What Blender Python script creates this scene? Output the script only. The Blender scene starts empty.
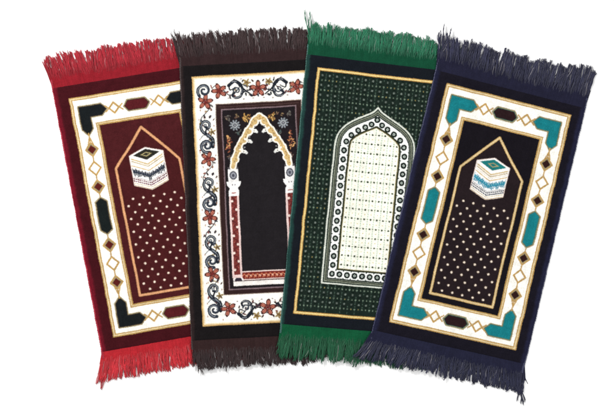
import bpy, math, random
import numpy as np

S = 0.004                 # metres per design unit (rugs are about 0.62 m x 1.2 m)
CX, CY = 307.0, 209.0
PI = math.pi
scene = bpy.context.scene
COL = scene.collection

def lin(c):
    """sRGB 0-255 -> linear albedo"""
    o = []
    for x in c:
        x /= 255.0
        o.append(x / 12.92 if x <= 0.04045 else ((x + 0.055) / 1.055) ** 2.4)
    return np.array(o) * ALB
ALB = 0.80

# ------------------------------------------------------------------ materials
def nt_new(name):
    m = bpy.data.materials.new(name); m.use_nodes = True
    nt = m.node_tree; nt.nodes.clear()
    out = nt.nodes.new('ShaderNodeOutputMaterial')
    b = nt.nodes.new('ShaderNodeBsdfPrincipled')
    nt.links.new(b.outputs[0], out.inputs[0])
    return m, nt, b

def woven(name, rough=0.95, sheen=0.0, var=(0.84, 1.12), scale=700, bump=0.25, big=0.11, spec=0.05):
    m, nt, b = nt_new(name)
    at = nt.nodes.new('ShaderNodeAttribute'); at.attribute_name = 'yarn'
    tc = nt.nodes.new('ShaderNodeTexCoord')
    n1 = nt.nodes.new('ShaderNodeTexNoise'); n1.inputs['Scale'].default_value = scale; n1.inputs['Detail'].default_value = 2
    n2 = nt.nodes.new('ShaderNodeTexNoise'); n2.inputs['Scale'].default_value = 38; n2.inputs['Detail'].default_value = 4
    nt.links.new(tc.outputs['Object'], n1.inputs['Vector']); nt.links.new(tc.outputs['Object'], n2.inputs['Vector'])
    r1 = nt.nodes.new('ShaderNodeMapRange'); r1.inputs['From Min'].default_value = .3; r1.inputs['From Max'].default_value = .7
    r1.inputs['To Min'].default_value = var[0]; r1.inputs['To Max'].default_value = var[1]
    r2 = nt.nodes.new('ShaderNodeMapRange'); r2.inputs['From Min'].default_value = .3; r2.inputs['From Max'].default_value = .7
    r2.inputs['To Min'].default_value = 1 - big; r2.inputs['To Max'].default_value = 1 + big
    nt.links.new(n1.outputs['Fac'], r1.inputs['Value']); nt.links.new(n2.outputs['Fac'], r2.inputs['Value'])
    mu = nt.nodes.new('ShaderNodeMath'); mu.operation = 'MULTIPLY'
    nt.links.new(r1.outputs[0], mu.inputs[0]); nt.links.new(r2.outputs[0], mu.inputs[1])
    vm = nt.nodes.new('ShaderNodeVectorMath'); vm.operation = 'SCALE'
    nt.links.new(at.outputs['Color'], vm.inputs[0]); nt.links.new(mu.outputs[0], vm.inputs['Scale'])
    nt.links.new(vm.outputs[0], b.inputs['Base Color'])
    bp = nt.nodes.new('ShaderNodeBump'); bp.inputs['Strength'].default_value = bump; bp.inputs['Distance'].default_value = 0.001
    nt.links.new(n1.outputs['Fac'], bp.inputs['Height']); nt.links.new(bp.outputs[0], b.inputs['Normal'])
    b.inputs['Roughness'].default_value = rough
    b.inputs['Specular IOR Level'].default_value = spec
    b.inputs['Sheen Weight'].default_value = sheen
    b.inputs['Sheen Roughness'].default_value = 0.4
    return m

M_PILE = woven('velvet_pile')
M_BAND = woven('flat_weave', rough=.85, var=(.84, 1.14), scale=520, bump=.3, big=.12, spec=.06)
M_YARN = woven('rayon_yarn', rough=.5, var=(.82, 1.15), scale=420, bump=.25, spec=.28)
M_BACK = woven('jute_backing')

# ------------------------------------------------------------------ mesh helpers
def mesh_obj(name, V, F, C, mat, parent, kind_smooth=False):
    """V (n,3), F (m,4) quads, C (m,3) face colours"""
    me = bpy.data.meshes.new(name)
    n, m = len(V), len(F)
    me.vertices.add(n); me.vertices.foreach_set('co', np.asarray(V, np.float32).ravel())
    me.loops.add(4 * m); me.loops.foreach_set('vertex_index', np.asarray(F, np.int32).ravel())
    me.polygons.add(m); me.polygons.foreach_set('loop_start', np.arange(m, dtype=np.int32) * 4)
    try: me.polygons.foreach_set('loop_total', np.full(m, 4, np.int32))
    except Exception: pass
    me.update(calc_edges=True); me.validate()
    a = me.color_attributes.new('yarn', 'FLOAT_COLOR', 'CORNER')
    cc = np.ones((m, 4, 4), np.float32); cc[:, :, :3] = np.asarray(C, np.float32)[:, None, :]
    a.data.foreach_set('color', cc.ravel())
    if kind_smooth: me.polygons.foreach_set('use_smooth', np.ones(m, bool))
    me.materials.append(mat)
    o = bpy.data.objects.new(name, me); COL.objects.link(o)
    if parent is not None: o.parent = parent
    return o

def sstep(x):
    x = np.clip(x, 0, 1); return x * x * (3 - 2 * x)

# ------------------------------------------------------------------ canvas on which the weave is drafted
Q = 6
class Draft:
    def __init__(s, W, H, mL, mR, mT, mB, col):
        s.W, s.H, s.u0, s.v0 = W, H, -mL, -mT
        s.nx = int(round((W + mL + mR) * 2)) * 3; s.ny = int(round((H + mT + mB) * 2)) * 3
        s.c = np.tile(lin(col), (s.ny, s.nx, 1)); s.p = np.zeros((s.ny, s.nx), np.int16)
        s.U = s.u0 + (np.arange(s.nx) + .5) / Q; s.V = s.v0 + (np.arange(s.ny) + .5) / Q
    def win(s, x0, y0, x1, y1):
        i0 = max(0, int((x0 - s.u0) * Q) - 1); i1 = min(s.nx, int((x1 - s.u0) * Q) + 2)
        j0 = max(0, int((y0 - s.v0) * Q) - 1); j1 = min(s.ny, int((y1 - s.v0) * Q) + 2)
        return i0, i1, j0, j1
    def put(s, w, m, col, part):
        i0, i1, j0, j1 = w
        if col is not None: s.c[j0:j1, i0:i1][m] = lin(col)
        if part is not None: s.p[j0:j1, i0:i1][m] = part
    def grid(s, w):
        return np.meshgrid(s.U[w[0]:w[1]], s.V[w[2]:w[3]])
    def rect(s, x0, y0, x1, y1, col, part=None):
        w = s.win(x0, y0, x1, y1); X, Y = s.grid(w)
        s.put(w, (X >= x0) & (X <= x1) & (Y >= y0) & (Y <= y1), col, part)
    def poly(s, P, col, part=None):
        P = np.array(P, float); w = s.win(*P.min(0), *P.max(0)); X, Y = s.grid(w)
        s.put(w, inside(X, Y, P), col, part)
    def line(s, P, wd, col, closed=False, part=None, taper=None):
        P = [tuple(p) for p in P]
        if closed: P = P + [P[0]]
        n = len(P) - 1
        for k in range(n):
            a, b = P[k], P[k + 1]; r = wd / 2
            if taper is not None: r = (wd + (taper - wd) * k / max(1, n - 1)) / 2
            w = s.win(min(a[0], b[0]) - r, min(a[1], b[1]) - r, max(a[0], b[0]) + r, max(a[1], b[1]) + r)
            X, Y = s.grid(w)
            if X.size: s.put(w, segd(X, Y, a, b) <= r, col, part)
    def ell(s, x, y, a, b, col, rot=0, part=None):
        r = max(a, b); w = s.win(x - r, y - r, x + r, y + r); X, Y = s.grid(w)
        c, n = math.cos(rot), math.sin(rot); dx, dy = X - x, Y - y
        s.put(w, ((dx * c + dy * n) / a) ** 2 + ((-dx * n + dy * c) / b) ** 2 <= 1, col, part)

def segd(X, Y, a, b):
    vx, vy = b[0] - a[0], b[1] - a[1]; L = vx * vx + vy * vy + 1e-9
    t = np.clip(((X - a[0]) * vx + (Y - a[1]) * vy) / L, 0, 1)
    return np.hypot(X - a[0] - t * vx, Y - a[1] - t * vy)
def inside(X, Y, P):
    r = np.zeros(X.shape, bool); n = len(P)
    for k in range(n):
        x1, y1 = P[k]; x2, y2 = P[(k + 1) % n]
        if y1 == y2: continue
        r ^= ((y1 > Y) != (y2 > Y)) & (X < (x2 - x1) * (Y - y1) / (y2 - y1) + x1)
    return r
def smooth_curve(P, n=8):
    P = [np.array(p, float) for p in P]; out = []
    E = [2 * P[0] - P[1]] + P + [2 * P[-1] - P[-2]]
    for k in range(len(P) - 1):
        a, b, c, d = E[k:k + 4]
        for i in range(n):
            t = i / n
            out.append(tuple(.5 * (2 * b + (c - a) * t + (2 * a - 5 * b + 4 * c - d) * t * t + (3 * b - a - 3 * c + d) * t ** 3)))
    out.append(tuple(P[-1])); return out

# ------------------------------------------------------------------ designs
WHITE = (252, 250, 242); GOLD = (186, 150, 90); GOLDL = (226, 208, 166); OUTL = (158, 144, 108)

def cube_design(W, H, d, K):
    """geometric border, pointed niche with a cube building and dots"""
    c = W / 2
    d.rect(0, 0, W, H, GOLD, 1)
    d.rect(1.1, 1.1, W - 1.1, H - 1.1, GOLDL); d.rect(2.1, 2.1, W - 2.1, H - 2.1, GOLD); d.rect(3.3, 3.3, W - 3.3, H - 3.3, WHITE)
    i0, i1, t0, t1 = 22, W - 22, 28.3, H - 26.3
    d.rect(i0, t0, i1, t1, GOLD); d.rect(i0 + 1.2, t0 + 1.2, i1 - 1.2, t1 - 1.2, GOLDL)
    d.rect(i0 + 2, t0 + 2, i1 - 2, t1 - 2, GOLD); d.rect(i0 + 3.3, t0 + 3.3, i1 - 3.3, t1 - 3.3, K['field'], 2)
    # border motifs
    def L(fx, fy):
        P = [(7.8, 10.3), (30, 10.3), (35, 15.8), (30, 21.3), (18, 21.3), (18, 33.5), (12.9, 39.5), (7.8, 33.5)]
        R = []
        for x, y in P: R.append((W - x if fx else x, (H - (y - 1.5 if y < 25 else y - 1)) if fy else y))
        d.line(R, 2.6, OUTL, True); d.poly(R, K['corner'])
        d.line(R, .7, K['edge'], True)
    for fx in (0, 1):
        for fy in (0, 1): L(fx, fy)
    def dia(x, y, r, fill):
        P = [(x, y - r), (x + r * .9, y), (x, y + r), (x - r * .9, y)]
        d.poly(P, fill or WHITE); d.line(P, 1.8, GOLD, True)
        if fill: 
            q = r - 2.2
            d.poly([(x, y - r), (x + r * .9, y), (x, y + r), (x - r * .9, y)], OUTL)
            d.line(P, 1.0, GOLD, True)
            d.poly([(x, y - q), (x + q * .95, y), (x, y + q), (x - q * .95, y)], fill)
    def hexa(x, y, L_, w, fill, vert):
        a = w * .75
        P = [(-w, -L_ + a), (0, -L_), (w, -L_ + a), (w, L_ - a), (0, L_), (-w, L_ - a)]
        if not vert: P = [(-y_, x_) for x_, y_ in P]
        P = [(x + p[0], y + p[1]) for p in P]
        d.line(P, 3.0, OUTL, True); d.poly(P, fill); d.line(P, .7, K['edge'], True)
    for fx in (0, 1):
        x = W - 12.9 if fx else 12.9
        d.line([(x, 38), (x, 104)], 1.3, GOLD); d.line([(x, H - 104), (x, H - 38)], 1.3, GOLD)
        # crossing ties at each joint
        for vv in (43.5, H - 43.5):
            e = 1 if vv < H / 2 else -1
            d.line([(x - 2.6, vv + 5.5 * e), (x, vv - 2 * e), (x + 2.6, vv + 5.5 * e)], 1.2, GOLD)
        for v, f in ((54, 1), (73.2, 0), (91.8, 1)):
            for vv in (v, H - v): dia(x, vv, 6.7, K['dia'] if f else None)
        hexa(x, H / 2, 18, 5.2, K['hexs'], True)
    for y in (16.2, H - 14.7):
        for q in (42.8, W - 42.8):
            d.line([(q - 8.5, y - 3), (q, y + 4.6)], 1.4, GOLD); d.line([(q - 8.5, y + 3), (q, y - 4.6)], 1.4, GOLD)
            d.line([(q + 8.5, y - 3), (q, y + 4.6)], 1.4, GOLD); d.line([(q + 8.5, y + 3), (q, y - 4.6)], 1.4, GOLD)
            dia(q, y, 5.4, None)
        hexa(c, y, 12.3, 5.0, K['hext'], False)
    # niche
    a, b = c - 32, c + 32
    N = [(c, 40), (b, 77), (b, 206.3), (a, 206.3), (a, 77)]
    d.poly(N, None, 3); d.line(N, 2.5, K['line'], True, part=3); d.line(N, .8, GOLDL if K['edge'][2] > 60 else (225, 165, 125), True)
    d.rect(a + 1.5, 104, b - 1.5, 204.8, K['niche'])
    d.poly([(c, 42), (b - 1.5, 78), (b - 1.5, 105), (a + 1.5, 105), (a + 1.5, 78)], K['niche'])
    rnd = random.Random(7 + int(W * 10))
    for r in range(15):
        v = 109.7 + 6.55 * r
        xs = [c + 10.5 * k for k in range(-2, 3)] if r % 2 == 0 else [c + 10.5 * (k + .5) for k in range(-3, 3)]
        for x in xs:
            x += rnd.uniform(-.25, .25); y = v + rnd.uniform(-.25, .25)
            d.ell(x, y, 1.45, 1.35, K['dotrim']); d.ell(x, y, 1.0, .95, (240, 226, 208))
    # cube building
    x0, x1, top, sh, fr, lo, bo = c - 17, c + 17, 60.5, 66.7, 75, 96.8, 103.4
    d.poly([(c, top), (x1, sh), (x1, lo), (c, bo), (x0, lo), (x0, sh)], (250, 248, 245), 4)
    d.line([(c, top), (x1, sh), (x1, lo), (c, bo), (x0, lo), (x0, sh)], .6, (225, 205, 195), True, part=4)
    T = [(c, top + 1.5), (x1 - 3.2, sh + .4), (c, fr - 1.6), (x0 + 3.2, sh + .4)]
    d.poly(T, K['cubetop'])
    q = .42
    d.poly([(c + (x - c) * q, sh + 1 + (y - sh - 1) * q) for x, y in T], (170, 158, 112))
    d.poly([(c + (x - c) * .26, sh + 1 + (y - sh - 1) * .25) for x, y in T], K['cubetop'])
    def face(s0, s1, f0, f1, col):
        for sx in (-1, 1):
            P = []
            for s_, f in ((s0, f0), (s1, f0), (s1, f1), (s0, f1)):
                yt = fr + (sh - fr) * s_; yb = bo + (lo - bo) * s_
                P.append((c + sx * 17 * s_, yt + (yb - yt) * f))
            d.poly(P, col)
    face(.0, .93, .07, .12, (205, 180, 130)); face(0, .93, .15, .19, (190, 170, 130))
    face(0, .96, .30, .335, (204, 172, 112)); face(0, .9, .235, .25, (220, 206, 176))
    n = 11
    for k in range(n):
        s0 = k / n + .01; s1 = (k + .85) / n
        hi = .39 + .07 * rnd.random(); lo_ = .57 + .11 * rnd.random()
        face(s0, min(s1, .95), hi, lo_, K['script'])
        if k % 2 == 0: face(s0, s0 + .035, .38, .6, K['script'])
        if k % 3 == 1: face(s0 + .02, s0 + .045, .5, .54, (240, 240, 240))
    face(0, .95, .44, .55, K['script'])
    for k in range(8): face(k / 8 + .03, k / 8 + .07, .45, .50, (150, 196, 206) if K['script'][2] > 100 else (120, 120, 130))
    face(0, .97, .70, .715, K['dash'])
    for f in (.74, .815):
        for k in range(9):
            face(k / 9 + .01, min((k + .78) / 9 + .01, .98), f, f + .048, K['dash'])
    face(0, .97, .90, .925, (205, 185, 140)); face(0, 1, .97, 1.0, (205, 185, 150))
    return ['margin', 'border_band', 'inner_field', 'pointed_niche', 'cube_emblem']

def flower(d, x, y, r=5.6, rot=0.0, seed=0):
    rnd = random.Random(seed)
    for k in range(5):
        a = rot + k * 2 * PI / 5 - PI / 2
        px, py = x + math.cos(a) * r * .62, y + math.sin(a) * r * .62
        d.ell(px, py, r * .48, r * .31, (92, 42, 38), a)
        d.ell(px + math.cos(a) * .2, py + math.sin(a) * .2, r * .34, r * .17, (198, 122, 102), a)
        d.ell(x + math.cos(a) * r * 1.0, y + math.sin(a) * r * 1.0, r * .13, r * .15, (70, 36, 36), a)
        d.line([(x, y), (px + math.cos(a) * r * .2, py + math.sin(a) * r * .2)], .7, (128, 62, 54))
    d.ell(x, y, r * .18, r * .18, (110, 40, 38))
def spiral(d, x, y, r, a0, turns, wd=1.5, sgn=1, col=(48, 54, 66), fill=True):
    P = []
    for k in range(28):
        t = k / 27; a = a0 + sgn * turns * 2 * PI * t; rr = r * (1 - .82 * t)
        P.append((x + rr * math.cos(a), y + rr * math.sin(a)))
    d.line(P, wd, col, taper=wd * .6)
    return P
def leaf(d, x, y, a, L, w, col):
    d.ell(x + math.cos(a) * L / 2, y + math.sin(a) * L / 2, L / 2, w / 2, col, a)
SL = (34, 39, 48); SLM = (84, 92, 102); OLV = (152, 130, 84)
def scroll_side(d, x, y, m=1):
    """vine stretch running down to the flower below: y is the flower centre"""
    spiral(d, x, y - 13.2, 6.9, PI * .42 if m > 0 else PI * .58, 1.45, 3.4, m)
    spiral(d, x, y - 13.2, 6.7, PI * .5 if m > 0 else PI * .5, 1.1, .8, m, (140, 146, 152))
    P = smooth_curve([(x + 5.8 * m, y - 12), (x + 6 * m, y - 18), (x + 2.5 * m, y - 23), (x - 3.4 * m, y - 27.5), (x - 5.2 * m, y - 33), (x - 1.5 * m, y - 38), (x + 3.4 * m, y - 36), (x + 3.0 * m, y - 31.5), (x - .6 * m, y - 32)])
    d.line(P, 3.8, SL, taper=2.4); d.line([(p[0] + .2 * m, p[1]) for p in P[2:60]], .8, (140, 146, 152))
    d.line(smooth_curve([(x + 5 * m, y - 19), (x - .5 * m, y - 25), (x + .8 * m, y - 31)]), 1.8, SL)
    d.line(smooth_curve([(x + 6 * m, y - 22), (x + 7.4 * m, y - 18), (x + 5.5 * m, y - 15)]), 1.2, SL)
    d.ell(x - .6 * m, y - 34, 1.7, 1.5, (86, 94, 104)); d.ell(x - .6 * m, y - 34, .7, .6, (210, 210, 206))
    d.line(smooth_curve([(x - 6 * m, y - 21), (x - 2.5 * m, y - 24), (x + 3 * m, y - 22)]), .8, SLM)
    for a in (-.3, .9, 2.0, 3.1, 4.4): leaf(d, x + 6 * m, y - 27, a, 3.8, 1.8, OLV if a != .9 else (120, 96, 60))
    for a in (.6, 2.4): leaf(d, x + 6 * m, y - 27, a, 2.6, 1.0, (88, 74, 62))
    d.ell(x + 6 * m, y - 27, .9, .9, (90, 72, 50))
    leaf(d, x + 0 * m, y - 41, -2.1, 3.6, 2.0, (62, 54, 60)); leaf(d, x + 3.4 * m, y - 40.5, -1.0, 3.8, 2.2, (62, 54, 60)); leaf(d, x + 7 * m, y - 38, -.9, 3, 1.4, (84, 60, 58))
    for q in ((-7, -20), (7.5, -13), (-7, -40), (-7.5, -7), (8, -3), (8, -33), (-8, -30)): d.ell(x + q[0] * m, y + q[1], .55, 1.0, (165, 128, 112))
def scroll_top(d, x, y, m=1, f=1):
    P = smooth_curve([(x - 9.5 * m, y - 4.5 * f), (x - 4 * m, y - 8.5 * f), (x + 1.5 * m, y - 6 * f), (x + 4 * m, y + 0 * f), (x + 2 * m, y + 6.5 * f), (x - 3 * m, y + 8 * f), (x - 6 * m, y + 5.5 * f), (x - 4.5 * m, y + 2.5 * f)])
    d.line(P, 3.4, SL, taper=2.2); d.line([(p[0] - .5 * m, p[1]) for p in P[6:44]], .7, (150, 154, 160))
    spiral(d, x - 1.5 * m, y + 1 * f, 3.6, PI, 1.2, 1.6, m, (60, 68, 80))
    d.line(smooth_curve([(x - 9.3 * m, y - 4 * f), (x - 8 * m, y + 0 * f), (x - 3 * m, y - 2.5 * f)]), 1.6, SL, taper=1.0)
    d.line(smooth_curve([(x - 1 * m, y - 7 * f), (x + 5 * m, y - .5 * f), (x + 12.5 * m, y + 5.5 * f)]), 2.4, SL, taper=1.3)
    d.line(smooth_curve([(x + 3 * m, y + 4 * f), (x + 7 * m, y + 2 * f), (x + 12.5 * m, y + .5 * f)]), 1.3, SL)
    leaf(d, x + 10.5 * m, y + 1.5 * f, -.9 if m * f > 0 else PI + .9, 4.4, 2.6, (74, 56, 60)); leaf(d, x + 10.5 * m, y + 5 * f, .6, 4.2, 2.4, SL); leaf(d, x + 7 * m, y + 3 * f, 1.4, 3.8, 1.8, SL); leaf(d, x + 4 * m, y - 7 * f, -1.2, 3.4, 1.6, SL); leaf(d, x - 8 * m, y + 4 * f, 1.9, 3.2, 1.5, (74, 56, 60)); leaf(d, x + 12 * m, y - 3 * f, .3, 3, 1.5, (120, 60, 54))
    for a in (.2, 1.4, 2.6, 3.9, 5.2): leaf(d, x + 8.5 * m, y - 7 * f, a, 4.2, 2.0, OLV)
    for a in (.8, 3.2): leaf(d, x + 8.5 * m, y - 7 * f, a, 2.6, 1.1, (110, 84, 50))
    d.ell(x + 8.5 * m, y - 7 * f, 1, 1, (110, 84, 50))
    for q in ((-4, -10.5), (3, -10.5), (5, 9.5), (-10, 8), (14, 9)): d.ell(x + q[0] * m, y + q[1] * f, 1.0, .5, (110, 92, 90))

def floral_design(W, H, d, K):
    c = W / 2
    d.rect(0, 0, W, H, (206, 170, 112), 1); d.rect(1.5, 1.5, W - 1.5, H - 1.5, (236, 220, 184)); d.rect(2.9, 2.9, W - 2.9, H - 2.9, WHITE)
    # fine continuous tendril with leaflets, then flowers + scrolls over it
    rv = random.Random(21)
    def tendril(P):
        d.line(P, 1.0, (58, 62, 70))
        for i in range(0, len(P) - 1, 2):
            a = math.atan2(P[i + 1][1] - P[i][1], P[i + 1][0] - P[i][0]) + rv.choice((-1, 1)) * rv.uniform(.6, 1.2)
            leaf(d, P[i][0], P[i][1], a, rv.uniform(2.6, 4.4), rv.uniform(1.1, 1.9), rv.choice(((48, 52, 60), (66, 58, 62), (128, 64, 56), (150, 128, 84), (60, 66, 74), (104, 60, 54))))
    for fx in (0, 1):
        tendril([((W - 1) * fx + (1 - 2 * fx) * (12.3 + 5.2 * math.sin(v * 2 * PI / 28.7 + 1.2)), v) for v in np.arange(22, H - 12, 1.7)])
    for y in (15.5, H - 15.5):
        tendril([(x, y + 5.5 * math.sin((x - c) * 2 * PI / 27 + 1.57)) for x in np.arange(20, W - 20, 1.7)])
    for fx in (0, 1):
        x = W - 12.6 if fx else 12.6; m = -1 if fx else 1
        for k, v in enumerate((26, 83, 140.5, 198)):
            if k: scroll_side(d, x, v, m)
            flower(d, x, v, 7.4, .15 + .25 * k, k)
            for q in ((-5, 8), (5, 8.5), (0, 10)): d.ell(x + q[0], v + q[1], .6, 1.0, (176, 140, 118))
    for fx in (0, 1):
        x = W - 12 if fx else 12; m = -1 if fx else 1
        spiral(d, x, 15.0, 7.0, PI * .75 if m > 0 else PI * .25, 1.45, 3.3, m)
        spiral(d, x, 15.0, 6.8, PI * .85 if m > 0 else PI * .15, 1.0, .8, m, (140, 146, 152))
        scroll_side(d, x + 1 * m, H - 2.5, m)
    for (x, m) in ((46, 1), (W - 46, -1)):
        scroll_top(d, x, 15.5, m, 1); scroll_top(d, x, H - 15, m, -1)
    for y, f in ((15.5, 1), (H - 15.5, -1)):
        flower(d, c, y, 8.0, 0 if f > 0 else .2, 3)
        for k in (-1, 1):
            leaf(d, c + k * 4.4, y - 7 * f, -.9 * k * f if k > 0 else PI + .9 * f, 3.4, 1.8, (70, 48, 48))
            flower(d, c + k * 38.5, y + .5 * f, 7.4, .3 * k, 4)
            for q in ((9, 6), (8, -7), (11, 0)): d.ell(c + k * q[0], y + q[1], .8, .5, (130, 110, 100))
    # inner frame
    t0, t1 = 29.3, H - 30.3
    d.rect(22.6, t0 - .6, W - 22.6, t1 + .6, (150, 130, 118))
    d.rect(23.2, t0, W - 23.2, t1, (50, 33, 32), 2)
    d.rect(28, t0 + 4.6, W - 28, t1 - 4.2, (124, 104, 108)); d.rect(29.2, t0 + 5.8, W - 29.2, t1 - 5.4, (32, 27, 30), 3)
    d.rect(25.4, t0 + 2.2, W - 25.4, t0 + 2.8, (84, 62, 60))
    # plinth band along the foot of the niche
    b = H - 38.4
    d.rect(33, b - 4, W - 33, b, (246, 240, 234), 6)
    d.rect(33, b - 5.2, W - 33, b - 4, (60, 44, 46), 6)
    d.rect(33, b - 14, W - 33, b - 5.2, (238, 214, 206), 6)
    d.rect(34.2, b - 12.9, W - 34.2, b - 6.1, (122, 44, 38))
    rnd = random.Random(5)
    for k in range(11):
        x = 44 + k * (W - 88) / 10
        d.line([(x - 3.4, b - 7.6), (x, b - 11.2), (x + 3, b - 8)], .8, (205, 120, 88)); d.ell(x + 2.5, b - 9.4, .95, .9, (240, 215, 190))
    d.ell(38, b - 5.2, 5, 4.6, (245, 240, 236)); d.ell(38, b - 5.2, 3.6, 3.2, (52, 46, 58)); d.ell(W - 38, b - 5.2, 5, 4.6, (245, 240, 236)); d.ell(W - 38, b - 5.2, 3.6, 3.2, (52, 46, 58))
    d.rect(33, b - 4.3, W - 33, b - .6, (246, 240, 234)); d.rect(33, b - 5, W - 33, b - 4.3, (80, 60, 60))
    # niche black field
    h = [(0, 44.5), (3.2, 47), (4.5, 52), (9, 57.5), (13, 64.5), (18, 70.5), (21.3, 78), (24.5, 86), (25.2, 93)]
    half = [(x, y) for x, y in h]
    P = [(c + x, y) for x, y in half] + [(c + 24.5, b - 14), (c - 24.5, b - 14)] + [(c - x, y) for x, y in reversed(half)]
    d.poly(P, (33, 30, 33), 5)
    d.rect(c - 24, 92, c + 24, b - 14, (33, 30, 33), 5)
    # spandrel decor
    for k in (-1, 1):
        x, y = c + k * 24.2, 50.5
        for q in range(10):
            a = q * 2 * PI / 10
            d.ell(x + 4.1 * math.cos(a), y + 4.1 * math.sin(a), 1.5, .8, (142, 148, 154), a)
        d.ell(x, y, 3, 3, (64, 68, 76)); d.line([(x + 2.4 * math.cos(q * PI / 4), y + 2.4 * math.sin(q * PI / 4)) for q in range(9)], .9, (184, 188, 190)); d.ell(x, y, .9, .9, (150, 150, 155))
        for (ox, oy, cols, n, sx_, sy_) in (
                (12.5, 43.5, ((192, 148, 84), (206, 166, 98), (150, 104, 62), (120, 84, 56)), 20, 3.6, 2.6),
                (31, 68, ((190, 136, 92), (208, 158, 104), (150, 88, 64), (116, 66, 52)), 26, 1.8, 8.0),
                (30.5, 42.5, ((100, 98, 92), (120, 106, 90), (84, 74, 70)), 9, 2.2, 2.6),
                (20, 59, ((70, 84, 82), (96, 96, 90)), 8, 2.4, 1.6),
                (30, 84, ((110, 88, 76), (84, 80, 80)), 7, 1.6, 2.6),
                (20, 41.6, ((104, 80, 66), (130, 108, 80)), 7, 3.0, 1.2)):
            for q in range(n):
                leaf(d, c + k * (ox + rnd.uniform(-sx_, sx_)), oy + rnd.uniform(-sy_, sy_), rnd.uniform(0, 6.28), rnd.uniform(1.8, 3.2), rnd.uniform(.8, 1.3), rnd.choice(cols))
        # column
        x = c + k * 28.3
        d.rect(x - 4.9, 116, x + 4.9, b - 8, (232, 205, 200), 7 if k < 0 else 8)
        pt = 7 if k < 0 else 8
        d.rect(x - 3.0, 121, x + 3.0, b - 11, (122, 54, 50))
        v = 124
        i = 0
        while v < b - 16:
            e = 1 if i % 2 else -1
            d.line(smooth_curve([(x - 2.4 * e, v - 4.0), (x + 1.6 * e, v - 1.6), (x - .6 * e, v + 1.0), (x + 2.4 * e, v + 4.0)], 4), .8, (84, 34, 36)); d.ell(x + 2.0 * e, v + 2.2, 1.2, 1.2, (240, 220, 208)); d.ell(x - 1.6 * e, v, .6, .6, (168, 88, 78))
            v += 8.6; i += 1
        d.rect(x - 5, 92.3, x + 5, 94.6, (88, 84, 88), pt)
        d.rect(x - 5, 94.6, x + 5, 107, (238, 236, 234), pt); d.ell(x, 100.6, 3.7, 4.2, (70, 72, 82)); d.ell(x, 100.6, 2.5, 3, (150, 152, 160)); d.ell(x, 100.6, 1.3, 1.6, (70, 72, 84))
        d.poly([(x - 7.2, 106.5), (x + 7.2, 106.5), (x + 6.6, 110), (x + 3.8, 113.5), (x + 5, 116), (x + 5, 121), (x - 5, 121), (x - 5, 116), (x - 3.8, 113.5), (x - 6.6, 110)], (246, 244, 242), pt)
        d.ell(x - 1.2, 110, .5, .9, (90, 80, 90)); d.ell(x + 1.2, 110, .5, .9, (90, 80, 90)); d.rect(x - 2.4, 117.6, x + 2.4, 118.6, (170, 90, 80))
    # scalloped arch band
    pts = [(0, 43.2), (5.0, 45.8), (8.2, 52.2), (12.8, 58), (16, 64), (20.2, 70), (23, 76.5), (26.4, 84.5), (28.1, 92.3)]
    lobes = [(0, 43.6), (5.0, 48), (11.2, 57.2), (16.6, 65.8), (22, 75), (26.2, 85)]
    for rb, rl, col in ((3.3, 4.5, (250, 244, 232)), (1.9, 3.0, (208, 178, 122))):
        for k in (-1, 1):
            for i, (x, y) in enumerate(smooth_curve([(c + k * x, y) for x, y in pts], 10)): d.ell(x, y, rb, rb, col, 0, 4)
            for x, y in lobes: d.ell(c + k * x, y, rl, rl, col, 0, 4)
    for k in (-1, 1):
        for i, (x, y) in enumerate(smooth_curve([(c + k * x, y) for x, y in pts], 10)):
            if i % 3 == 0: d.ell(x + rnd.uniform(-1.4, 1.4), y + rnd.uniform(-1, 1), .8, .5, rnd.choice([(160, 118, 70), (150, 122, 84), (232, 206, 156)]), rnd.uniform(0, 3))
        for (x, y) in ((5.4, 57), (11.2, 67), (16.4, 77.5)):
            x = c + k * x
            d.ell(x, y, 2.5, 1.7, (240, 240, 236), 0, 4); d.ell(x - k * 2.1, y + 1.2, 1.4, 1.3, (226, 226, 222), 0, 4); d.line([(x, y), (x + k * 4, y - 2.4)], 2.0, (244, 240, 228), part=4)
            d.ell(x + k * .4, y + .1, .7, .6, (110, 108, 110))
            d.ell(x - k * .6, y - 4.2, .8, .8, (140, 138, 138), 0, 4)
    d.poly([(c, 49), (c + 2.2, 53), (c, 56), (c - 2.2, 53)], (28, 26, 30))
    return ['margin', 'border_band', 'inner_frame', 'spandrel', 'arch', 'niche_field', 'plinth', 'column', 'column']

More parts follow.
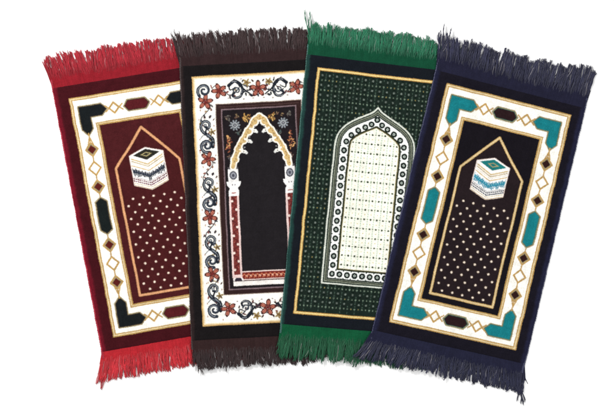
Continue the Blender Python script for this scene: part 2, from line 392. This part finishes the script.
def green_design(W, H, d, K):
    c = W / 2
    d.rect(0, 0, W, H, (198, 156, 88), 1); d.rect(.9, .9, W - .9, H - .9, (232, 208, 140)); d.rect(2.2, 2.2, W - 2.2, H - 2.2, (184, 140, 74)); d.rect(2.9, 2.9, W - 2.9, H - 2.9, (27, 39, 33), 2)
    rnd = random.Random(3)
    # fine lattice on the green field
    x = 6.0; i = 0
    while x < W - 4:
        if i % 2 == 1:
            v = 5.0
            while v < H - 4:
                if rnd.random() < .8: d.rect(x - .3, v, x + .3, v + rnd.uniform(1.2, 2.6), (72, 92, 80))
                v += 3.27
        v = 7.0 + (4.9 if i % 2 else 0)
        while v < H - 8:
            g = rnd.uniform(.8, 1.12)
            if i % 2 == 0:
                d.ell(x, v, .95, 1.0, (int(108 * g), int(118 * g), int(110 * g))); d.rect(x - 1.5, v - 3.2, x + 1.5, v - 2.2, (15, 26, 20)); d.rect(x - 1.6, v + 1.9, x + 1.6, v + 2.8, (15, 26, 20))
                d.rect(x - .5, v + 3.8, x + .5, v + 6, (44, 70, 56))
                d.ell(x, v + 4.9, .55, .6, (118, 130, 112) if rnd.random() < .7 else (150, 132, 80))
            else:
                d.ell(x, v, .85, .75, (int(112 * g), int(130 * g), int(112 * g)))
            v += 9.8
        x += 3.64; i += 1
    o = [(0, 33.2), (3.2, 36.9), (8, 40.2), (20.5, 47), (31, 54.6), (37.6, 63.5), (39.6, 73), (39.8, 84)]
    o = smooth_curve(o, 8)
    A = [(c + x, y) for x, y in o] + [(c + 39.8, 213), (c - 39.8, 213)] + [(c - x, y) for x, y in reversed(o[1:])]
    w = d.win(c - 41, 32, c + 41, 214.5); X, Y = d.grid(w)
    D = np.full(X.shape, 1e9)
    for k in range(len(A)): D = np.minimum(D, segd(X, Y, A[k], A[(k + 1) % len(A)]))
    I = inside(X, Y, A)
    d.put(w, I | (D < .5), None, 3)
    d.put(w, D < .75, (222, 226, 214), None)
    for lo_, hi, col in ((.75, 2.0, (38, 50, 42)), (2.0, 2.7, (150, 156, 138)), (2.7, 3.8, (62, 66, 54)), (3.8, 4.4, (130, 138, 124)), (4.4, 5.6, (30, 38, 34)), (5.6, 13.6, (248, 250, 246)), (13.6, 15.3, (48, 52, 36)), (15.3, 15.9, (150, 136, 90))):
        d.put(w, I & (D >= lo_) & (D < hi), col, None)
    d.put(w, I & (D >= 15.9), (250, 250, 236), 4)
    CI = I & (D >= 16.6)
    # niche lattice
    gx, gy = 6.25, 9.45
    xx = (X - c) / gx; fx = np.abs(xx - np.round(xx))
    yy = (Y - 70.5) / gy; fy = yy - np.round(yy)
    d.put(w, CI & (fx < .055) & (np.sin(Y * 2.6) > -.55), (150, 186, 158), None)
    xh = xx - .5; fh = xh - np.round(xh)
    d.put(w, CI & (np.abs(fy * gy) < .25) & (np.sin(X * 3.1) > .3), (196, 204, 176), None)
    d.put(w, CI & (np.hypot(fh * gx, fy * gy) < 1.0), (46, 62, 44), None)
    d.put(w, CI & (np.hypot(np.minimum(fx, 1) * gx, fy * gy) < .6), (104, 120, 84), None)
    d.put(w, CI & (np.hypot(fh * gx, (np.abs(fy) - .5) * gy) < .55), (206, 190, 130), None)
    # rings marching round the band
    def ring(x, y):
        d.ell(x, y, 3.05, 3.15, (28, 38, 34)); d.ell(x, y, 1.15, 1.2, (214, 222, 214)); d.ell(x, y, .6, .6, (60, 90, 72))
    def diam(x, y): d.ell(x, y, .7, .7, (60, 70, 64))
    inn = 9.6
    yb = 213 - inn
    for k in range(9): ring(c - 30.2 + k * 60.4 / 8, yb)
    n = 15
    for e in (-1, 1):
        for k in range(1, n): ring(c + e * 30.2, yb - k * 8.85)
        for (x, y) in ((28.8, 70.6), (24.3, 63.8), (17.8, 58.3), (11.1, 54.1), (5.2, 50.4)): ring(c + e * x, y)
        for k in range(0, n):
            for q in (-1, 1): diam(c + e * 30.2 + q * 3.7, yb - (k + .5) * 8.85)
    for k in range(8):
        for q in (-1, 1): diam(c - 30.2 + (k + .5) * 60.4 / 8, yb + 3.7 * q)
    ring(c, 45.4)
    return ['margin', 'gold_edging', 'patterned_field', 'arch_frame', 'niche_field']

# ------------------------------------------------------------------ rugs
K1 = dict(field=(72, 27, 30), corner=(24, 28, 30), edge=(60, 50, 45), dia=(88, 30, 28), hexs=(24, 30, 30), hext=(84, 28, 32), line=(202, 148, 102), niche=(70, 26, 28), dotrim=(150, 110, 100), cubetop=(44, 44, 38), script=(46, 54, 66), dash=(110, 40, 52))
K4 = dict(field=(23, 20, 26), corner=(24, 122, 130), edge=(70, 104, 92), dia=(48, 26, 24), hexs=(24, 122, 130), hext=(42, 26, 28), line=(204, 170, 112), niche=(37, 28, 31), dotrim=(130, 112, 96), cubetop=(32, 118, 118), script=(52, 138, 162), dash=(44, 52, 66))

RUGS = [
 dict(q=[(69.1, 98.6), (198.4, 77.7), (243.5, 314.6), (113.9, 337.4)], W=131, H=243, m=(14.3, 13, 13, 12.3), fn=cube_design, K=K1,
      pile=(64, 18, 24), rim=(108, 22, 36), rimw=3.2, selv=(164, 34, 54), dr={-1: .3}, head=(138, 28, 38), fr=(168, 34, 48), headB=(176, 38, 46), frB=(198, 44, 54), ft=34, fb=31, flT=(-6, 1), flB=(-12, 0), hT=15, hB=12,
      label='maroon rug with cube building motif and black corner shapes, red fringe'),
 dict(q=[(191.9, 77), (322.7, 69.7), (333.4, 319.2), (202.6, 326)], W=131, H=249.2, m=(11.3, 11.5, 11.3, 14), fn=floral_design, K=None,
      dr={-1: .2, 1: .2}, pile=(25, 22, 23), rim=(44, 34, 34), rimw=2.5, selv=(58, 44, 44), head=(48, 33, 34), fr=(56, 39, 40), headB=(50, 34, 34), frB=(50, 35, 36), ft=34, fb=30, flT=(-8, 2), flB=(1, 0), hT=16, hB=16,
      label='black rug with white floral border and scalloped archway on columns, dark brown fringe'),
 dict(q=[(317.4, 67.6), (445.6, 82.6), (421.9, 324.3), (293.5, 313.4)], W=129, H=246.5, m=(11.6, 11.6, 12, 11.5), fn=green_design, K=None,
      dr={-1: .35}, pile=(22, 26, 32), rim=(32, 62, 58), rimw=2.6, selv=(50, 92, 84), head=(16, 70, 48), fr=(32, 112, 80), headB=(16, 80, 50), frB=(20, 84, 54), ft=33, fb=35, flT=(-1, 7), flB=(-2, 4), hT=17, hB=16,
      label='dark green rug with cream pointed niche ringed by small circles, green fringe'),
 dict(q=[(446.6, 83.4), (571.0, 115.0), (515.4, 350.0), (388.8, 321.4)], W=129, H=243, m=(13.8, 12.1, 10.2, 12), fn=cube_design, K=K4,
      pile=(24, 22, 31), rim=(33, 34, 56), rimw=3.5, selv=(52, 54, 82), head=(32, 32, 51), fr=(42, 43, 68), headB=(33, 34, 54), frB=(37, 39, 64), ext={-1: 6}, ft=37, fb=31, flT=(-6, 3), flB=(-11, 9), hT=19, hB=16,
      label='navy rug with turquoise corner shapes and blue cube building motif, navy fringe'),
]

for R in RUGS:
    R['Q'] = np.array(R['q'], float)

def to_plane(R, u, v):
    """fabric coordinates -> table plane, metres"""
    a = np.asarray(u) / R['W']; b = np.asarray(v) / R['H']; q = R['Q']
    x = (1 - a) * (1 - b) * q[0, 0] + a * (1 - b) * q[1, 0] + a * b * q[2, 0] + (1 - a) * b * q[3, 0]
    y = (1 - a) * (1 - b) * q[0, 1] + a * (1 - b) * q[1, 1] + a * b * q[2, 1] + (1 - a) * b * q[3, 1]
    return (x - CX) * S, (CY - y) * S

def from_plane(R, X, Y):
    x = X / S + CX; y = CY - Y / S; q = R['Q']
    Uv = (q[1] - q[0] + q[2] - q[3]) / 2 / R['W']; Vv = (q[3] - q[0] + q[2] - q[1]) / 2 / R['H']
    o = q.mean(0) - Uv * R['W'] / 2 - Vv * R['H'] / 2
    det = Uv[0] * Vv[1] - Uv[1] * Vv[0]; dx, dy = x - o[0], y - o[1]
    return (dx * Vv[1] - dy * Vv[0]) / det, (Uv[0] * dy - Uv[1] * dx) / det

PILE = 0.0065; LAY = 0.0085
def base_z(k, X, Y):
    """height of whatever lies under rug k at a point (rugs further down the stack, draped)"""
    if k == 0: return np.zeros(np.shape(X))
    R = RUGS[k - 1]; u, v = from_plane(R, X, Y)
    mL, mR, mT, mB = R['m']
    du = np.maximum(np.maximum(-mL - 2 - u, u - R['W'] - mR - 2), 0); dv = np.maximum(np.maximum(-mT - R['ft'] - v, v - R['H'] - mB - R['fb']), 0)
    dist = np.hypot(du, dv)
    s = sstep(1 - dist / 26.0)
    return s * (base_z(k - 1, X, Y) + LAY + ripple(u, v, 70 + k - 1))

def lownoise(x, seed, n=6, f0=.03):
    r = np.random.RandomState(seed); o = 0
    for i in range(n):
        f = f0 * 1.7 ** i; o = o + np.sin(x * f * 2 * PI + r.rand() * 6.28) / 1.25 ** i
    return o / 3.0

def ripple(u, v, seed):
    """soft unevenness of cloth that has been folded"""
    r = np.random.RandomState(seed); o = 0
    for i in range(5):
        a = r.rand() * PI; f = r.uniform(.006, .02)
        o = o + np.sin((u * math.cos(a) + v * math.sin(a)) * f * 2 * PI + r.rand() * 6)
    return (o / 5 + .5).clip(0, 1.5) * .0034

def build_rug(k, R):
    W, H = R['W'], R['H']; mL, mR, mT, mB = R['m']; rng = np.random.RandomState(40 + k)
    d = Draft(W, H, mL, mR, mT, mB, R['pile'])
    rw = R['rimw']
    # rim colour fading into the pile along both long sides
    mask = np.zeros((d.ny, d.nx), bool); wob = .5 * lownoise(d.V, 3 + k)[:, None]
    dist = np.minimum(d.U[None, :] + mL, W + mR - d.U[None, :]) - wob
    g = np.clip(1.6 - dist / (rw * 1.1), 0, 1)[:, :, None]; g = g * g * (3 - 2 * g)
    d.c = d.c * (1 - g) + lin(R['rim']) * g
    names = R['fn'](W, H, d, R['K'])
    ny, nx = d.ny // 3, d.nx // 3
    # every knot takes its yarn colour from a slightly wandering spot of the draft, as hand-fed looms do
    gi, gj = np.meshgrid(np.arange(nx), np.arange(ny))
    wx = .4 * (lownoise(gj[:, :1] * .5, 5 + k, 4, .008) + lownoise(gi[:1] * .5, 8 + k, 4, .01)); wy = .35 * (lownoise(gi[:1] * .5, 15 + k, 4, .008) + lownoise(gj[:, :1] * .5, 18 + k, 4, .01))
    C = np.zeros((ny, nx, 3)); NSMP = 7
    for _ in range(NSMP):
        sx = gi * 3 + 1 + Q * (wx + .21 * rng.randn(ny, nx)); sy = gj * 3 + 1 + Q * (wy + .21 * rng.randn(ny, nx))
        C += d.c[np.clip(np.rint(sy), 0, d.ny - 1).astype(int), np.clip(np.rint(sx), 0, d.nx - 1).astype(int)]
    C /= NSMP
    Pp = d.p[np.clip(np.rint(gj * 3 + 1 + Q * wy), 0, d.ny - 1).astype(int), np.clip(np.rint(gi * 3 + 1 + Q * wx), 0, d.nx - 1).astype(int)]
    # yarn irregularity: rows and columns of the loom
    C = C * (1 + .11 * rng.randn(ny, nx, 1) * (1 - .55 * C.mean(2, keepdims=True))).clip(.6, 1.4) * (1 + .02 * rng.randn(ny, 1, 1)) * (1 + .02 * rng.randn(1, nx, 1))
    C = C.clip(0, .88)
    u = -mL + np.arange(nx + 1) * .5; v = -mT + np.arange(ny + 1) * .5
    UU, VV = np.meshgrid(u, v)
    eu = .8 * lownoise(VV[:, 0], 9 + k)[:, None]
    jx = .06 * rng.randn(*UU.shape)
    X, Y = to_plane(R, UU + jx + eu * np.clip(np.abs(UU - W / 2) / (W / 2) - .6, 0, 1), VV + .06 * rng.randn(*UU.shape))
    B = base_z(k, X, Y) + ripple(UU, VV, 70 + k)
    du = np.minimum(UU - u[0], u[-1] - UU); dv = np.minimum(VV - v[0], v[-1] - VV)
    prof = np.sqrt(np.clip(1 - (1 - np.clip(du / 2.2, 0, 1)) ** 2, 0, 1)) * (.45 + .55 * np.sqrt(np.clip(1 - (1 - np.clip(dv / 2.5, 0, 1)) ** 2, 0, 1)))
    lum = C.mean(2); cl = np.zeros((ny + 1, nx + 1)); cl[:-1, :-1] = lum; cl[-1] = cl[-2]; cl[:, -1] = cl[:, -2]
    Z = B + PILE * prof + .00022 * rng.randn(*UU.shape) + .0004 * cl * (prof > .9)
    Z = np.maximum(Z, B - ripple(UU, VV, 70 + k) + .0006)
    ox, oy = to_plane(R, W / 2, H / 2)
    root = bpy.data.objects.new('prayer_rug', None); root.location = (float(ox), float(oy), 0); root.empty_display_size = .1
    COL.objects.link(root)
    root['label'] = R['label']; root['category'] = 'prayer rug'; root['group'] = 'four fringed prayer rugs fanned out and overlapping on white'
    O = np.array([ox, oy, 0.0])
    idx = np.arange((nx + 1) * (ny + 1)).reshape(ny + 1, nx + 1)
    Fq = np.stack([idx[1:, :-1], idx[1:, 1:], idx[:-1, 1:], idx[:-1, :-1]], -1).reshape(-1, 4)
    Cf = C.reshape(-1, 3); Pf = Pp.reshape(-1)
    VX = np.stack([X.ravel(), Y.ravel(), Z.ravel()], -1) - O
    made = {}
    for i, nm in enumerate(names):
        sel = Pf == i
        if not sel.any(): continue
        f = Fq[sel]; uq, inv = np.unique(f, return_inverse=True)
        par = root
        if nm == 'cube_emblem': par = made['pointed_niche']
        made[nm] = mesh_obj(nm, VX[uq], inv.reshape(-1, 4), Cf[sel], M_PILE, par)
    # backing under the pile
    n2 = 60; uu = np.linspace(-mL + 1, W + mR - 1, 30); vv = np.linspace(-mT, H + mB, n2)
    A, Bv = np.meshgrid(uu, vv); x, y = to_plane(R, A, Bv); z = base_z(k, x, y) + .0008
    i2 = np.arange(A.size).reshape(A.shape); f = np.stack([i2[1:, :-1], i2[1:, 1:], i2[:-1, 1:], i2[:-1, :-1]], -1).reshape(-1, 4)
    mesh_obj('backing', np.stack([x.ravel(), y.ravel(), z.ravel()], -1) - O, f, np.tile(lin((150, 130, 100)), (len(f), 1)), M_BACK, root, True)
    # whipped side bindings
    for sd in (-1, 1):
        nn = 640; t = np.linspace(-mT - R['hT'] * .55, H + mB + R['hB'] * .55, nn); ns = 8
        u_ = (-mL + .55 if sd < 0 else W + mR - .55) + .8 * lownoise(t, 9 + k) * .4 + .08 * rng.randn(nn)
        tw = 1 + .09 * np.sin(t * 2 * PI / 2.4); rad = 1.15 * tw
        Vs = []; 
        for j in range(ns):
            a = 2 * PI * j / ns
            x, y = to_plane(R, u_ + rad * math.cos(a), t + .4 * math.cos(a)); bz = base_z(k, x, y)
            Vs.append(np.stack([x, y, bz + .0016 + .0015 * 1 + rad * S * .55 * math.sin(a)], -1))
        Vs = np.stack(Vs, 1).reshape(-1, 3) - O
        I = np.arange(nn * ns).reshape(nn, ns); J = np.roll(I, -1, 1)
        f = np.stack([I[:-1], J[:-1], J[1:], I[1:]], -1).reshape(-1, 4)
        if sd > 0: pass
        cc = lin(R['selv']) * (1 + .08 * rng.randn(len(f), 1)).clip(.7, 1.4)
        mesh_obj('side_binding', Vs, f, cc, M_YARN, root, True)
    # heading bands and fringes
    for end in (-1, 1):
        hw = R['hT'] if end < 0 else R['hB']; Ltot = R['ft'] if end < 0 else R['fb']
        fl = R['flT'] if end < 0 else R['flB']
        v_in = -mT + .6 if end < 0 else H + mB - .6
        hc = R['head'] if end < 0 else R['headB']; fc = R['fr'] if end < 0 else R['frB']
        nu = int((W + mL + mR) * 2); nv = int(hw * 2)
        uu = np.linspace(-mL, W + mR, nu + 1); tt = np.linspace(0, 1, nv + 1)
        A, T = np.meshgrid(uu, tt)
        def flare(u, t):      # sideways spread of the loose end
            s = (u + mL) / (W + mL + mR)
            return (fl[0] * (1 - s) ** 4 + fl[1] * s ** 4) * t
        VVv = v_in + end * T * hw
        x, y = to_plane(R, A + flare(A, T * hw / Ltot), VVv + .05 * rng.randn(*A.shape))
        rib = .00035 * np.sin(T * hw * 2 * PI / 1.3)
        edge = np.clip(np.minimum(A + mL, W + mR - A) / 1.2, 0, 1)
        z = base_z(k, x, y) + ripple(A, VVv, 70 + k) * (1 - T) + .0012 + .0030 * edge * (1 - .25 * T) + rib + .0002 * rng.randn(*A.shape) + .0008 * np.sin(A * .5 + lownoise(A, 5) * 2) * T
        i2 = np.arange(A.size).reshape(A.shape)
        if end > 0: f = np.stack([i2[1:, :-1], i2[1:, 1:], i2[:-1, 1:], i2[:-1, :-1]], -1).reshape(-1, 4)
        else: f = np.stack([i2[:-1, :-1], i2[:-1, 1:], i2[1:, 1:], i2[1:, :-1]], -1).reshape(-1, 4)
        cc = lin(hc) * (1 + .07 * rng.randn(len(f), 1)).clip(.75, 1.3) * (1 + .05 * np.tile(rng.randn(nu), nv)[:, None])
        mesh_obj('heading_band', np.stack([x.ravel(), y.ravel(), z.ravel()], -1) - O, f, cc, M_BAND, root, True)
        # fringe strands
        NT = 118                      # tufts of a few twisted yarns each
        Vall = []; Fall = []; Call = []; off = 0
        width = W + mL + mR
        def strand(uu_, vv_, zz, r, colf):
            nonlocal off
            x, y = to_plane(R, uu_, vv_); n_ = len(x)
            zz = base_z(k, x, y) + zz
            px = np.gradient(x); py = np.gradient(y); ln = np.hypot(px, py) + 1e-9; nxn, nyn = -py / ln, px / ln
            ring = [np.stack([x + nxn * r * math.cos(2 * PI * j / ns + .78), y + nyn * r * math.cos(2 * PI * j / ns + .78), np.maximum(zz + r * math.sin(2 * PI * j / ns + .78), .0002)], -1) for j in range(ns)]
            Vall.append(np.stack(ring, 1).reshape(-1, 3))
            I = np.arange(n_ * ns).reshape(n_, ns); J = np.roll(I, -1, 1)
            f = np.concatenate([np.stack([I[:-1], J[:-1], J[1:], I[1:]], -1).reshape(-1, 4), I[-1:, ::1], I[:1, ::-1]]) + off
            off += n_ * ns; Fall.append(f)
            tf = np.concatenate([np.repeat((np.arange(n_ - 1) + .5) / (n_ - 1), ns), [1.0, 0.0]])
            Call.append(colf(tf[:, None]))
        ns = 4; nseg = 14
        tu = -mL + 1 + (width - 2) * (np.arange(NT) + .5 + .5 * (rng.rand(NT) - .5)) / NT
        drift = 2.6 * lownoise(tu, 17 * k + end + 3, 6, .02) + 1.2 * rng.randn(NT)
        tlen = (1 + .06 * lownoise(tu, 31 * k + end + 9, 6, .03)) * rng.uniform(.91, 1.03, NT)
        for i in range(NT):
            s_ = (tu[i] + mL) / width
            L0 = (Ltot * (1 - R.get('dr', {}).get(end, 0) * sstep((s_ - .72) / .2)) + R.get('ext', {}).get(end, 0) * sstep((s_ - .7) / .3)) * tlen[i]
            bend = rng.randn() * 1.1; tb = rng.uniform(.78, 1.18); tz = rng.uniform(.0, .0022); npl = rng.randint(5, 9); tight = rng.uniform(.5, 1.05)
            ph = rng.rand() * 6.28; tws = rng.uniform(3, 7) * rng.choice([-1, 1])
            if rng.rand() < .08: bend += rng.randn() * 4; tz += .002
            for q in range(npl):
                u0 = tu[i] + rng.uniform(-.75, .75) * width / NT * .9
                start = hw * (.35 + .6 * rng.rand() ** .7)
                t = np.linspace(0, 1, nseg + 1); L = max(6, L0 - start) * rng.uniform(.86, 1.02)
                frac = (start + L * t) / Ltot
                a_ = ph + 2 * PI * q / npl + tws * t
                rad_ = tight * (.75 - .2 * t)
                w_ = sstep(t * 2.5)
                uu_ = u0 * (1 - w_) + w_ * (tu[i] + rad_ * np.cos(a_)) + flare(u0, frac) + (drift[i] + bend * np.sin(t * 2.6)) * t ** 1.4 + rng.randn() * .9 * t ** 3 + .22 * np.sin(t * rng.uniform(10, 18) + rng.rand() * 6)
                vv_ = v_in + end * (start + L * t)
                zz = .0024 + .0016 * t * (1 - t) * 4 + tz * t + w_ * .35 * S * tight * np.sin(a_)
                r = rng.uniform(.38, .56) * S * (1 - .25 * t ** 4) * np.clip(.35 + t * 5, 0, 1)
                br = tb * rng.uniform(.78, 1.16); col = lin(fc) * br
                if rng.rand() < .035: col = col * .7 + lin((190, 184, 184)) * .25  # a few strands paled, gloss highlight put into their colour
                hj = rng.uniform(.88, 1.1)
                strand(uu_, vv_, zz, r, lambda tf: lin(hc) * (1 - np.clip(tf * 2.4 + .05, 0, 1)) * hj + col * np.clip(tf * 2.4 + .05, 0, 1))
        # short fuzz between the tufts keeps the root of the fringe closed
        for i in range(420):
            u0 = -mL + .6 + (width - 1.2) * rng.rand(); t = np.linspace(0, 1, 7)
            start = hw * rng.uniform(.5, .9); L = (Ltot - start) * rng.uniform(.35, .78)
            uu_ = u0 + flare(u0, (start + L * t) / Ltot) + rng.randn() * 1.6 * t; vv_ = v_in + end * (start + L * t)
            col = lin(fc) * rng.uniform(.6, 1.0)
            strand(uu_, vv_, .0016 + 0 * t, .5 * S * (1 - .3 * t), lambda tf: lin(hc) * (1 - np.clip(tf * 1.6, 0, 1)) + col * np.clip(tf * 1.6, 0, 1))
        # stray twisted ends
        if (k, end) in STRAYS:
            for (ua, La, dx) in STRAYS[(k, end)]:
                t = np.linspace(0, 1, 15); hw2 = hw * .6
                a1, a2 = rng.rand() * 6, rng.rand() * 6
                for q in range(3):
                    uu_ = ua + dx * t ** 1.2 + 1.0 * np.sin(t * 7 + a1) * t + .45 * np.cos(q * 2.1 + t * 9 + a2); vv_ = v_in + end * (hw2 + (La + 2 - q) * t + .6 * np.sin(t * 8 + a2) * t)
                    strand(uu_, vv_, .003 + .0012 * np.sin(t * PI) + .0008 * math.sin(q * 2.1), .40 * S * (1 - .3 * t ** 3), lambda tf: lin(fc) * .85 + 0 * tf)
        mesh_obj('fringe', np.concatenate(Vall) - O, np.concatenate(Fall), np.concatenate(Call), M_YARN, root, True)
    return root

STRAYS = {(2, -1): [(-9.5, 33, -9.5), (-9, 32, -3), (-10, 26, -4)],
          (3, -1): [(-12, 34, -4), (-11, 32, 2), (-12.5, 27, -7)],
          (1, -1): [(-10, 24, -10), (-9, 27, -6)],
          (1, 1): [(-9, 22, 4), (-8, 24, 6), (20, 23, 3)],
          (3, 1): [(138, 28, 10), (136, 27, 7), (137, 26, 12), (139, 30, 9), (138.5, 29, 8.4), (-8, 22, -9)],
          (0, 1): [(-12, 28, -9), (-11, 27, -11)]}

for k, R in enumerate(RUGS): build_rug(k, R)

# ------------------------------------------------------------------ white surface
m, nt, b = nt_new('white_paper')
n = nt.nodes.new('ShaderNodeTexNoise'); n.inputs['Scale'].default_value = 6
mr = nt.nodes.new('ShaderNodeMapRange'); mr.inputs['To Min'].default_value = .90; mr.inputs['To Max'].default_value = .92
cb = nt.nodes.new('ShaderNodeCombineColor')
nt.links.new(n.outputs['Fac'], mr.inputs['Value'])
for i in range(3): nt.links.new(mr.outputs[0], cb.inputs[i])
nt.links.new(cb.outputs[0], b.inputs['Base Color']); b.inputs['Roughness'].default_value = .9; b.inputs['Specular IOR Level'].default_value = .1
me = bpy.data.meshes.new('ground'); g = 8.0
me.from_pydata([(-g, -g, 0), (g, -g, 0), (g, g, 0), (-g, g, 0)], [], [(0, 1, 2, 3)]); me.materials.append(m)
o = bpy.data.objects.new('ground', me); COL.objects.link(o); o['kind'] = 'structure'

# ------------------------------------------------------------------ light: white studio surround plus two big soft boxes
w = bpy.data.worlds.new('World'); scene.world = w; w.use_nodes = True
bg = w.node_tree.nodes['Background']; bg.inputs[0].default_value = (1, 1, 1, 1); bg.inputs[1].default_value = .74
def area(name, loc, size, power, tgt=(0, 0, 0)):
    L = bpy.data.lights.new(name, 'AREA'); L.size = size; L.energy = power; L.color = (1, .99, .975)
    o = bpy.data.objects.new(name, L); COL.objects.link(o); o.location = loc
    from mathutils import Vector
    o.rotation_euler = (Vector(tgt) - Vector(loc)).to_track_quat('-Z', 'Y').to_euler()
    return o
area('softbox', (-2.8, 3.4, 3.4), 1.5, 285)
area('softbox', (2.8, -2.2, 4.0), 1.8, 70)

cam = bpy.data.cameras.new('camera'); co = bpy.data.objects.new('camera', cam); COL.objects.link(co)
co.location = (0, 0, 7.0); cam.sensor_width = 36; cam.lens = 36 * 7.0 / (614 * S); cam.clip_end = 50
scene.camera = co
scene.view_settings.view_transform = 'Standard'; scene.view_settings.look = 'None'; scene.view_settings.exposure = 0; scene.view_settings.gamma = 1
